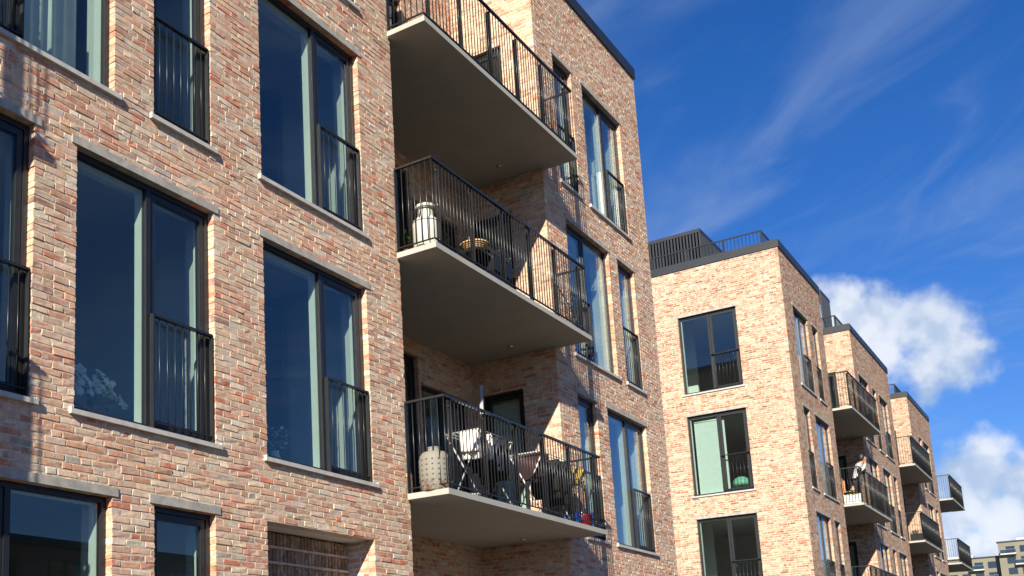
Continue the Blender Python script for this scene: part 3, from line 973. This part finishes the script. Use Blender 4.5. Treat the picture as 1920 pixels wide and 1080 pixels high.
def drying_rack(x, y, L, label, mat='white_paint'):
    t_ = thing('drying_rack', label, 'drying rack', (x, y, ZL), 'laundry racks on the lowest balcony')
    wdt = 0.52; H = 1.02
    for e in (0.0, L):
        MB().tube([(e, -wdt / 2, 0), (e, wdt / 2, H)], 0.011, 8).build('leg', mat, t_)
        MB().tube([(e + 0.024, wdt / 2, 0), (e + 0.024, -wdt / 2, H)], 0.011, 8).build('leg', mat, t_)
    for k in range(7):
        yy = -wdt / 2 + wdt * k / 6
        MB().tube([(-0.05, yy, H + 0.012), (L + 0.07, yy, H + 0.012)], 0.006, 6).build('rail', mat, t_)
    for e in (-0.05, L + 0.07):
        MB().tube([(e, -wdt / 2, H + 0.012), (e, wdt / 2, H + 0.012)], 0.009, 6).build('end_bar', mat, t_)
    return t_

def hang(name, label, cat, mat, p0, p1, zt, drop_a, drop_b, gap=0.03, seed=0, group=None):
    """cloth folded over a bar running p0-p1 at height zt"""
    rnd = random.Random(seed); A = Vector((p0[0], p0[1], 0)); B = Vector((p1[0], p1[1], 0))
    dirx = (B - A).normalized(); nrm = Vector((dirx.y, -dirx.x, 0))
    ph = rnd.uniform(0, 6.28); fr_ = rnd.uniform(2.0, 3.5)
    def fn(u, v):
        tot = drop_a + drop_b
        sdist = v * tot
        side = 1 if sdist < drop_a else -1
        fall = (drop_a - sdist) if side > 0 else (sdist - drop_a)
        k = min(1.0, fall / 0.03)
        amp = 0.018 * min(1, fall / 0.25)
        off = side * gap * k * 0.5 + amp * math.sin(ph + fr_ * 6.283 * u + 0.8 * side) * (1 if side > 0 else 0.7)
        z = zt - fall + 0.008 * (1 - k) - 0.012 * math.sin(3.1 * u + ph) * min(1, fall / 0.3)
        p = A + (B - A) * u + nrm * off
        return (p.x, p.y, z)
    mb = MB().sheet(fn, 20, 26)
    o = mb.build(name, mat)
    md = o.modifiers.new('thickness', 'SOLIDIFY'); md.thickness = 0.006; md.offset = 0
    tag(o, label, cat, group)
    return o

drying_rack(13.25, -0.12, 0.95, 'grey folding drying rack carrying white towels and navy clothes', 'grey_paint')
drying_rack(15.15, -0.14, 1.05, 'white folding drying rack carrying black and burgundy clothes')
zt = ZL + 1.042
hang('towel', 'white towel hanging lowest at the churn-side end of the drying rack', 'towel', 'towel_white', (13.22, -0.38), (13.22, -0.10), zt, 0.40, 0.3, 0.06, 1)
hang('towel', 'white towel hanging between two navy garments on the drying rack', 'towel', 'towel_white', (13.62, -0.36), (13.62, -0.08), zt, 0.36, 0.3, 0.05, 2)
hang('trousers', 'navy garment hanging between the two white towels', 'clothes', 'cloth_navy', (13.42, -0.37), (13.42, 0.0), zt, 0.46, 0.4, 0.05, 3)
hang('trousers', 'navy garment hanging beside the white towel at the rack end', 'clothes', 'cloth_navy', (13.86, -0.38), (13.86, 0.1), zt, 0.48, 0.4, 0.05, 4)
hang('shirt', 'black shirt hanging at the inner end of the towel rack', 'clothes', 'cloth_black', (14.1, -0.37), (14.1, 0.1), zt, 0.60, 0.5, 0.05, 5)
hang('shirt', 'burgundy shirt hanging on the second drying rack', 'clothes', 'cloth_burgundy', (15.2, -0.36), (15.2, 0.08), zt, 0.46, 0.4, 0.05, 6)
hang('shirt', 'dark burgundy shirt hanging next to the black trousers', 'clothes', 'cloth_burgundy', (15.45, -0.37), (15.45, 0.1), zt, 0.40, 0.4, 0.05, 7)
hang('trousers', 'black trousers hanging on the second drying rack', 'clothes', 'cloth_black', (15.8, -0.39), (15.8, 0.1), zt, 0.62, 0.5, 0.06, 8)
hang('trousers', 'black jeans hanging at the wall-side end of the second rack', 'clothes', 'cloth_black', (16.1, -0.39), (16.1, 0.1), zt, 0.70, 0.5, 0.06, 9)
rl = thing('towel_rail', 'low dark towel rail with yellow towels beside the lit brick corner', 'towel rail', (16.42, -0.14, ZL))
MB().tube([(0, -0.28, 0), (0, -0.28, 0.98), (0, 0.1, 0.98), (0, 0.1, 0)], 0.010, 8).build('frame', 'rail_metal', rl)
MB().tube([(0.30, -0.28, 0), (0.30, -0.28, 0.98), (0.30, 0.1, 0.98), (0.30, 0.1, 0)], 0.010, 8).build('frame', 'rail_metal', rl)
MB().tube([(0.0, -0.09, 0.985), (0.30, -0.09, 0.985)], 0.008, 8).build('cross_bar', 'rail_metal', rl)
hang('towel', 'larger yellow towel hanging on the low rail', 'towel', 'cloth_yellow', (16.42, -0.41), (16.42, -0.10), ZL + 0.993, 0.28, 0.2, 0.04, 11)
hang('towel', 'smaller yellow towel hanging on the rail nearer the brick wall', 'towel', 'cloth_yellow', (16.72, -0.41), (16.72, -0.16), ZL + 0.993, 0.26, 0.2, 0.04, 12)
bu = thing('bucket', 'red plastic bucket by the end railing of the lowest balcony', 'bucket', (16.62, -0.40, ZL))
MB().lathe([(0.085, 0), (0.115, 0.21), (0.122, 0.215), (0.122, 0.235), (0.11, 0.23), (0.08, 0.01)], n=20).build('body', 'plastic_red', bu)
MB().tube([(-0.12, 0, 0.225), (-0.09, 0, 0.30), (0, 0, 0.335), (0.09, 0, 0.30), (0.12, 0, 0.225)], 0.005, 6).build('handle', 'steel', bu)
cr_ = thing('toy_crate', 'blue plastic crate with slatted sides next to the red bucket', 'crate', (16.82, -0.34, ZL))
MB().box(-0.07, 0.07, -0.17, 0.17, 0, 0.012).build('base', 'plastic_blue', cr_)
for k in range(3):
    za = 0.02 + 0.095 * k
    for xx in (-0.07, 0.062): MB().box(xx, xx + 0.008, -0.17, 0.17, za, za + 0.07).build('slat', 'plastic_blue', cr_)
    for yy in (-0.1705, 0.1625): MB().box(-0.069, 0.069, yy, yy + 0.008, za, za + 0.07).build('slat', 'plastic_blue', cr_)
for xx in (-0.074, 0.066):
    for yy in (-0.1745, 0.1665): MB().box(xx, xx + 0.008, yy, yy + 0.008, 0, 0.29).build('corner_post', 'plastic_blue', cr_)
b2 = thing('watering_can', 'small blue watering can between the laundry and the bucket', 'watering can', (16.12, -0.44, ZL))
MB().lathe([(0.075, 0), (0.08, 0.16), (0.055, 0.19), (0.05, 0.195)], n=18).build('body', 'plastic_blue', b2)
MB().tube([(0, 0.07, 0.04), (0, 0.16, 0.15), (0, 0.20, 0.22)], [0.018, 0.012, 0.014], 8).build('spout', 'plastic_blue', b2)
MB().tube([(0, -0.07, 0.05), (0, -0.13, 0.11), (0, -0.10, 0.2), (0, -0.03, 0.2)], 0.009, 8).build('handle', 'plastic_blue', b2)
bw = thing('bowl', 'small white bowl on the balcony floor beside the railing', 'bowl', (13.02, -0.33, ZL))
MB().lathe([(0.04, 0), (0.05, 0.01), (0.11, 0.085), (0.118, 0.095), (0.105, 0.085), (0.045, 0.02)], n=22).build('body', 'white_paint', bw)
MB().lathe([(0.036, -0.0), (0.036, 0.004)], n=16).build('foot', 'white_paint', bw)
pa = thing('parasol_pole', 'pale grey parasol pole in a black foot at the back of the lowest balcony', 'parasol pole', (14.62, 0.28, ZL))
MB().lathe([(0.2, 0), (0.2, 0.05), (0.05, 0.08), (0.03, 0.16)], n=20).build('base', 'black_enamel', pa)
MB().tube([(0, 0, 0.16), (0, 0, 2.05)], 0.030, 12).build('pole', 'grey_paint', pa)
MB().tube([(0, 0, 2.051), (0, 0, 2.07)], 0.034, 12).build('cap', 'grey_paint', pa)

# ================================================================== behind the windows
def blind(label, O, rz, wdt, z0, z1, mat='blind_fabric'):
    o = thing('roller_blind', label, 'blind', O, rz=rz)
    MB().box(0, wdt, -0.004, 0.004, z0, z1 - 0.03).build('fabric', mat, o)
    MB().tube([(0, 0, z1), (wdt, 0, z1)], 0.028, 10).build('roller', 'white_paint', o)
    MB().box(0, wdt, -0.009, 0.009, z0 - 0.025, z0 - 0.0005).build('bottom_bar', 'white_paint', o)
    return o
def curtain(label, O, wdt, h, seed=0, mat='curtain_white', rz=0.0):
    rnd = random.Random(seed)
    a1, a2 = rnd.uniform(0, 6), rnd.uniform(0, 6)
    n = max(2, wdt / 0.14)
    mb = MB().sheet(lambda u, v: (u * wdt, 0.035 * math.sin(6.283 * n * u + a1) * (0.6 + 0.4 * v) + 0.012 * math.sin(17 * u + a2), h * v), int(n * 10), 3)
    o = mb.build('curtain', mat, None, O, rz)
    md = o.modifiers.new('thickness', 'SOLIDIFY'); md.thickness = 0.004
    tag(o, label, 'curtain')
    return o
blind('grey roller blind drawn in the door at the back of the lowest balcony', (X3 + 0.27, 1.37, ZL), R(-90), 0.66, 0.3, 2.5, 'blind_fabric')
blind('pale roller blind fully drawn in the left pane of the sunlit side window', (Y0 + 0.27, 3.08, ZS[2]), R(-90), 0.92, 0.08, 2.36, 'blind_pale')
curtain('white curtain drawn to one side of the upper-left window', (5.95, 0.50, ZS[2] + 0.02), 0.82, 2.45, 1)
curtain('white curtain filling half of the wide window beside the middle balcony', (18.75, 0.52, ZS[2] + 0.02), 0.92, 2.45, 2)
curtain('white curtain behind the top window next to the building corner', (19.75, 0.52, ZS[3] + 0.02), 1.15, 2.45, 3)
lp = thing('table_lamp', 'green dome table lamp behind the sash of the side window', 'lamp', (Y0 + 0.75, 1.95, ZS[2] - 0.03))
MB().lathe([(0.14, 0), (0.14, 0.03), (0.02, 0.05), (0.02, 0.32)], n=16).build('stand', 'black_enamel', lp)
MB().lathe([(0.27, 0.30), (0.265, 0.40), (0.22, 0.50), (0.12, 0.57), (0.03, 0.59)], n=20).build('shade', 'lamp_green', lp)

cb = thing('white_cabinet', 'white cabinet standing behind the sash of the top corner window', 'cabinet', (20.08, 0.30, ZS[3] - 0.03))
MB().box(0, 0.8, 0, 0.32, 0.06, 1.15).build('carcass', 'timber_white', cb)
MB().box(-0.01, 0.81, -0.01, 0.33, 1.151, 1.18).build('top', 'timber_white', cb)
MB().box(0.02, 0.78, 0.02, 0.30, 0.0, 0.0595).build('plinth', 'timber_white', cb)
bq = thing('flower_bouquet', 'pale flower bouquet in a vase behind the glass of the lower window', 'flowers', (9.72, 0.42, ZS[1] - 0.03))
MB().lathe([(0.06, 0), (0.085, 0.03), (0.09, 0.16), (0.05, 0.24), (0.06, 0.27)], n=18).build('vase', 'clear_vase', bq)
leafy(bq, 70, 0.13, 0.18, 31, base=0.27, size=0.09)
leafy(bq, 90, 0.15, 0.20, 32, mat='petal_white', base=0.32, size=0.06)

# orchid in a glass vase
orc = thing('orchid', 'white orchid with drooping flower stems in a vase behind the window glass', 'plant', (6.93, 0.40, ZS[1] - 0.03))
MB().lathe([(0.09, 0), (0.115, 0.03), (0.118, 0.1), (0.07, 0.155), (0.05, 0.17), (0.055, 0.18)], n=20).build('vase', 'clear_vase', orc)
rnd = random.Random(4)
def arc(a, reach, top):
    out_ = []
    for k in range(13):
        t = k / 12
        r_ = reach * (t ** 1.4)
        z = 0.16 + top * math.sin(min(1.0, t * 1.25) * math.pi * 0.5) - 0.30 * max(0, t - 0.55) ** 1.3 * 2.2
        out_.append((r_ * math.cos(a), r_ * math.sin(a), z))
    return out_
for si, (a, reach, top) in enumerate(((0.05, 0.42, 0.42), (0.25, 0.30, 0.50), (3.0, 0.36, 0.46), (2.6, 0.22, 0.50), (3.6, 0.30, 0.36))):
    pts = arc(a, reach, top)
    st = MB().tube(pts, 0.004, 6).build('stem', 'leaf_green', orc)
    for k in range(4, 13):
        for rep_ in range(2):
            c = Vector(pts[k]) + Vector((rnd.uniform(-.03, .03), rnd.uniform(-.03, .03), rnd.uniform(-.02, .02)))
            mb = MB(); ax = Vector((rnd.uniform(-.6, .6), -1, rnd.uniform(-.3, .6))).normalized()
            e1 = ax.cross(Vector((0, 0, 1))).normalized(); e2 = ax.cross(e1)
            ro_ = rnd.uniform(0, 6)
            for q in range(5):
                t = ro_ + q * 1.2566
                d = e1 * math.cos(t) + e2 * math.sin(t); sdv = (e2 * math.cos(t) - e1 * math.sin(t)) * 0.017
                i = len(mb.v); tip = c + d * 0.042 - ax * 0.006; mid = c + d * 0.024 + ax * 0.005
                mb.v += [tuple(c), tuple(mid + sdv), tuple(tip), tuple(mid - sdv)]
                mb.f += [(i, i + 1, i + 2), (i, i + 2, i + 3)]; mb.sm += [False, False]
            mb.build('flower', 'petal_white', st)
for k in range(5):
    a = k * 1.3; mb = MB()
    mb.sheet(lambda u, v: ((0.02 + 0.22 * u) * math.cos(a) - (v - 0.5) * 0.06 * math.sin(math.pi * u) * math.sin(a), (0.02 + 0.22 * u) * math.sin(a) + (v - 0.5) * 0.06 * math.sin(math.pi * u) * math.cos(a), 0.17 + 0.09 * math.sin(2.2 * u)), 6, 2)
    mb.build('leaf', 'leaf_green', orc)

# ================================================================== person leaning on the far balcony rail
def skin_obj(name, verts, edges, radii, mat, parent, sub=2):
    me = bpy.data.meshes.new(name); me.from_pydata(verts, edges, []); me.update()
    me.materials.append(MATS[mat])
    o = place(name, me, parent)
    sk = o.modifiers.new('skin', 'SKIN'); sk.use_smooth_shade = True
    lay_ = me.skin_vertices[0] if me.skin_vertices else None
    if lay_ is None:
        bpy.context.view_layer.objects.active = o
        lay_ = me.skin_vertices[0]
    for k, r_ in enumerate(radii):
        rr = r_ if isinstance(r_, tuple) else (r_, r_)
        lay_.data[k].radius = rr
        lay_.data[k].use_root = (k == 0)
    sb_ = o.modifiers.new('smooth', 'SUBSURF'); sb_.levels = sub; sb_.render_levels = sub
    return o
pe = thing('person', 'person in light cardigan and black trousers leaning on a balcony railing', 'person', (40.0, -0.36, SLABZ[1]))
# local axes: faces -y.  body: one continuous figure
bv = [(0, 0.02, 0.90), (0, -0.02, 1.08), (0, -0.10, 1.28), (0, -0.17, 1.40), (0, -0.21, 1.47), (0, -0.245, 1.53), (0, -0.275, 1.60), (0, -0.27, 1.67),   # pelvis..head top
      (-0.10, 0.02, 0.86), (-0.10, 0.0, 0.48), (-0.10, 0.03, 0.09), (-0.10, -0.10, 0.035),
      (0.10, 0.02, 0.86), (0.10, 0.04, 0.48), (0.10, 0.07, 0.09), (0.10, -0.06, 0.035),
      (-0.19, -0.14, 1.35), (-0.24, -0.13, 1.10), (-0.20, -0.30, 1.235), (-0.10, -0.33, 1.44), (-0.06, -0.34, 1.50),
      (0.19, -0.14, 1.35), (0.25, -0.16, 1.09), (0.16, -0.26, 1.235), (0.00, -0.30, 1.26), (-0.07, -0.31, 1.27)]
be = [(0, 1), (1, 2), (2, 3), (3, 4), (4, 5), (5, 6), (6, 7), (0, 8), (8, 9), (9, 10), (10, 11), (0, 12), (12, 13), (13, 14), (14, 15),
      (3, 16), (16, 17), (17, 18), (18, 19), (19, 20), (3, 21), (21, 22), (22, 23), (23, 24), (24, 25)]
br_ = [(0.15, 0.11), (0.13, 0.095), (0.15, 0.10), (0.10, 0.08), 0.062, 0.09, 0.10, 0.07, 0.085, 0.055, 0.04, 0.035, 0.085, 0.055, 0.04, 0.035,
       0.055, 0.042, 0.036, 0.03, 0.028, 0.055, 0.042, 0.036, 0.03, 0.028]
skin_obj('body', bv, be, br_, 'skin', pe)
MB().tube([(0, -0.352, 1.60), (0, -0.378, 1.575), (0, -0.352, 1.565)], [0.008, 0.013, 0.010], 8).build('nose', 'skin', pe)
skin_obj('cardigan', [(0, 0.02, 0.80), (0, 0.0, 0.95), (0, -0.03, 1.10), (0, -0.10, 1.28), (0, -0.165, 1.395), (-0.19, -0.14, 1.355), (-0.245, -0.13, 1.10), (-0.20, -0.29, 1.22), (-0.13, -0.325, 1.38),
          (0.19, -0.14, 1.355), (0.255, -0.16, 1.09), (0.16, -0.26, 1.225), (0.05, -0.29, 1.255)],
         [(0, 1), (1, 2), (2, 3), (3, 4), (4, 5), (5, 6), (6, 7), (7, 8), (4, 9), (9, 10), (10, 11), (11, 12)],
         [(0.19, 0.15), (0.185, 0.14), (0.17, 0.125), (0.18, 0.13), (0.125, 0.10), 0.075, 0.062, 0.055, 0.05, 0.075, 0.062, 0.055, 0.05], 'cardigan', pe)
skin_obj('trousers', [(0, 0.02, 0.90), (-0.10, 0.02, 0.84), (-0.10, 0.0, 0.48), (-0.10, 0.03, 0.08), (0.10, 0.02, 0.84), (0.10, 0.04, 0.48), (0.10, 0.07, 0.08)],
         [(0, 1), (1, 2), (2, 3), (0, 4), (4, 5), (5, 6)], [(0.165, 0.125), 0.105, 0.075, 0.065, 0.105, 0.075, 0.065], 'trouser_black', pe)
skin_obj('hair', [(0, -0.15, 1.455), (0, -0.18, 1.60), (0, -0.24, 1.685), (0, -0.315, 1.71), (0, -0.06, 1.65)], [(0, 1), (1, 2), (2, 3), (1, 4)], [0.13, 0.185, 0.165, 0.10, 0.11], 'hair_dark', pe)
for (hx, hy, hz, fx, fy, fz) in ((-0.06, -0.345, 1.50, 0.6, -0.1, 0.8), (-0.075, -0.312, 1.27, -0.9, -0.3, -0.2)):
    fd = Vector((fx, fy, fz)).normalized(); sd_ = fd.cross(Vector((0, 1, 0))).normalized()
    for q in range(4):
        b0 = Vector((hx, hy, hz)) + sd_ * (0.011 + 0.019 * (q - 2))
        L_ = (0.065, 0.078, 0.074, 0.058)[q]
        MB().tube([b0, b0 + fd * L_ * 0.5 + Vector((0, -0.006, 0)), b0 + fd * L_ * 0.85 + Vector((0, 0.012, 0)), b0 + fd * L_ * 0.95 + Vector((0, 0.03, 0))], [0.009, 0.009, 0.008, 0.006], 6).build('finger', 'skin', pe)
    b0 = Vector((hx, hy, hz)) + sd_ * 0.03
    MB().tube([b0 - fd * 0.02, b0 + fd * 0.02 + sd_ * 0.025, b0 + fd * 0.045 + sd_ * 0.03], [0.011, 0.010, 0.007], 6).build('thumb', 'skin', pe)
for sx_ in (-0.10, 0.10):
    dy = 0.0 if sx_ < 0 else 0.04
    MB().tube([(sx_, 0.06 + dy, 0.032), (sx_, -0.06 + dy, 0.034), (sx_, -0.16 + dy, 0.028)], [0.034, 0.042, 0.032], 10).build('shoe', 'cloth_black', pe)

# chair and low planter beside the person, planter on the next balcony
chr_ = thing('wooden_chair', 'orange-brown wooden chair beside the person on the far balcony', 'chair', (39.62, -0.16, SLABZ[1]))
MB().box(-0.2, 0.2, -0.2, 0.2, 0.43, 0.46).build('seat', 'wood_orange', chr_)
MB().box(-0.2, 0.2, 0.18, 0.21, 0.62, 0.88).build('backrest', 'wood_orange', chr_)
for lx in (-0.18, 0.18):
    MB().box(lx - 0.018, lx + 0.018, -0.19, -0.154, 0, 0.429).build('leg', 'wood_orange', chr_)
    MB().box(lx - 0.018, lx + 0.018, 0.143, 0.179, 0, 0.9).build('leg', 'wood_orange', chr_)
def planter(x, y, z, mat, label, seed, L=0.55):
    o = thing('planter', label, 'planter', (x, y, z))
    MB().box(-0.12, 0.12, -L / 2, L / 2, 0.0, 0.30).build('trough', mat, o)
    MB().box(-0.13, 0.13, -L / 2 - 0.01, L / 2 + 0.01, 0.301, 0.325).build('rim', mat, o)
    leafy(o, 120, 0.16, 0.16, seed, base=0.30, size=0.08)
planter(39.45, -0.28, SLABZ[1], 'white_paint', 'white trough planter at the end of the balcony with the person', 21, 0.5)
planter(52.15, -0.30, SLABZ[1], 'black_enamel', 'black trough planter at the end of the farther balcony', 22, 0.5)

# ================================================================== far terraced buildings and the houses across the street
simple('render_beige', (0.19, 0.18, 0.14), 0.9, var=0.08, scale=0.2)
simple('render_white', (0.5, 0.5, 0.47), 0.8, var=0.05)
make_glass('far_glass', (0.25, 0.32, 0.34), 2.2, 0.05)
simple('dark_room', (0.05, 0.06, 0.065), 0.8)
def far_block(x, y, wdt, top, label, seed, dep=14):
    """terraced apartment block whose front (towards -x) is wdt wide along y, from y to y+wdt"""
    rnd = random.Random(seed)
    o = thing('terraced_building', label, 'building', (x, y, -0.13), world_parts=True)
    MB().box(x, x + dep, y, y + wdt, -0.13, top).build('wall', 'render_beige', o)
    MB().box(x - 0.25, x + dep + 0.2, y - 0.25, y + wdt + 0.25, top + 0.001, top + 0.35).build('roof_edge', 'roof_metal', o)
    MB().box(x + 3, x + 8, y + wdt * 0.3, y + wdt * 0.75, top + 0.351, top + 1.3).build('roof_plant_room', 'render_white', o)
    zz = top - 3.1; fl = 0
    while zz > 12:
        yy = y + 0.7; k = 0
        while yy + 2.2 < y + wdt:
            wi = MB().box(x - 0.06, x + 0.05, yy, yy + 2.2, zz, zz + 1.9).build('window', 'frame_metal', o)
            MB().box(x - 0.075, x - 0.061, yy + 0.1, yy + 1.05, zz + 0.1, zz + 1.8).build('pane', 'far_glass', wi)
            MB().box(x - 0.075, x - 0.061, yy + 1.15, yy + 2.1, zz + 0.1, zz + 1.8).build('pane', 'far_glass', wi)
            if (k + fl) % 3 == 1 and yy + 4.2 < y + wdt + 1.5:
                ba = MB().box(x - 1.6, x - 0.001, yy - 0.3, yy + 3.6, zz - 0.55, zz - 0.2).build('balcony', 'render_white', o)
                MB().box(x - 1.58, x - 1.55, yy - 0.25, yy + 3.55, zz - 0.199, zz + 0.85).build('glass_front', 'far_glass', ba)
                MB().box(x - 1.6, x - 1.53, yy - 0.26, yy + 3.56, zz + 0.851, zz + 0.9).build('handrail', 'steel', ba)
            yy += 3.4; k += 1
        zz -= 3.1; fl += 1
    return o
far_block(372.0, 4.0, 18.4, 40.4, 'distant beige terraced apartment block, the taller one with rooftop plant', 1)
far_block(376.0, 22.9, 22.0, 36.8, 'distant beige terraced apartment block, the lower one behind the last balcony', 2)

OPP = thing('street_house', 'long low brick house row across the street, mirrored in the windows', 'building', (60, -30, 0), world_parts=True)
simple('far_brick', (0.38, 0.20, 0.13), 0.9, var=0.2, scale=0.6)
MB().box(15, 130, -42, -30.6, -0.2, 8.6).build('wall', 'far_brick', OPP)
MB().box(14.7, 130.3, -42.3, -30.3, 8.601, 8.95).build('roof_edge', 'roof_metal', OPP)
wm = MB().box(0, 2.0, 0, 0.08, 0, 1.7).mesh('window', 'frame_metal')
wp = MB().box(0.08, 1.92, 0.081, 0.09, 0.08, 1.62).mesh('pane', 'far_glass')
for k in range(30):
    for zz in (1.0, 3.8, 6.4):
        o = place('window', wm, OPP, (17 + 3.75 * k, -30.62, zz)); place('pane', wp, o)
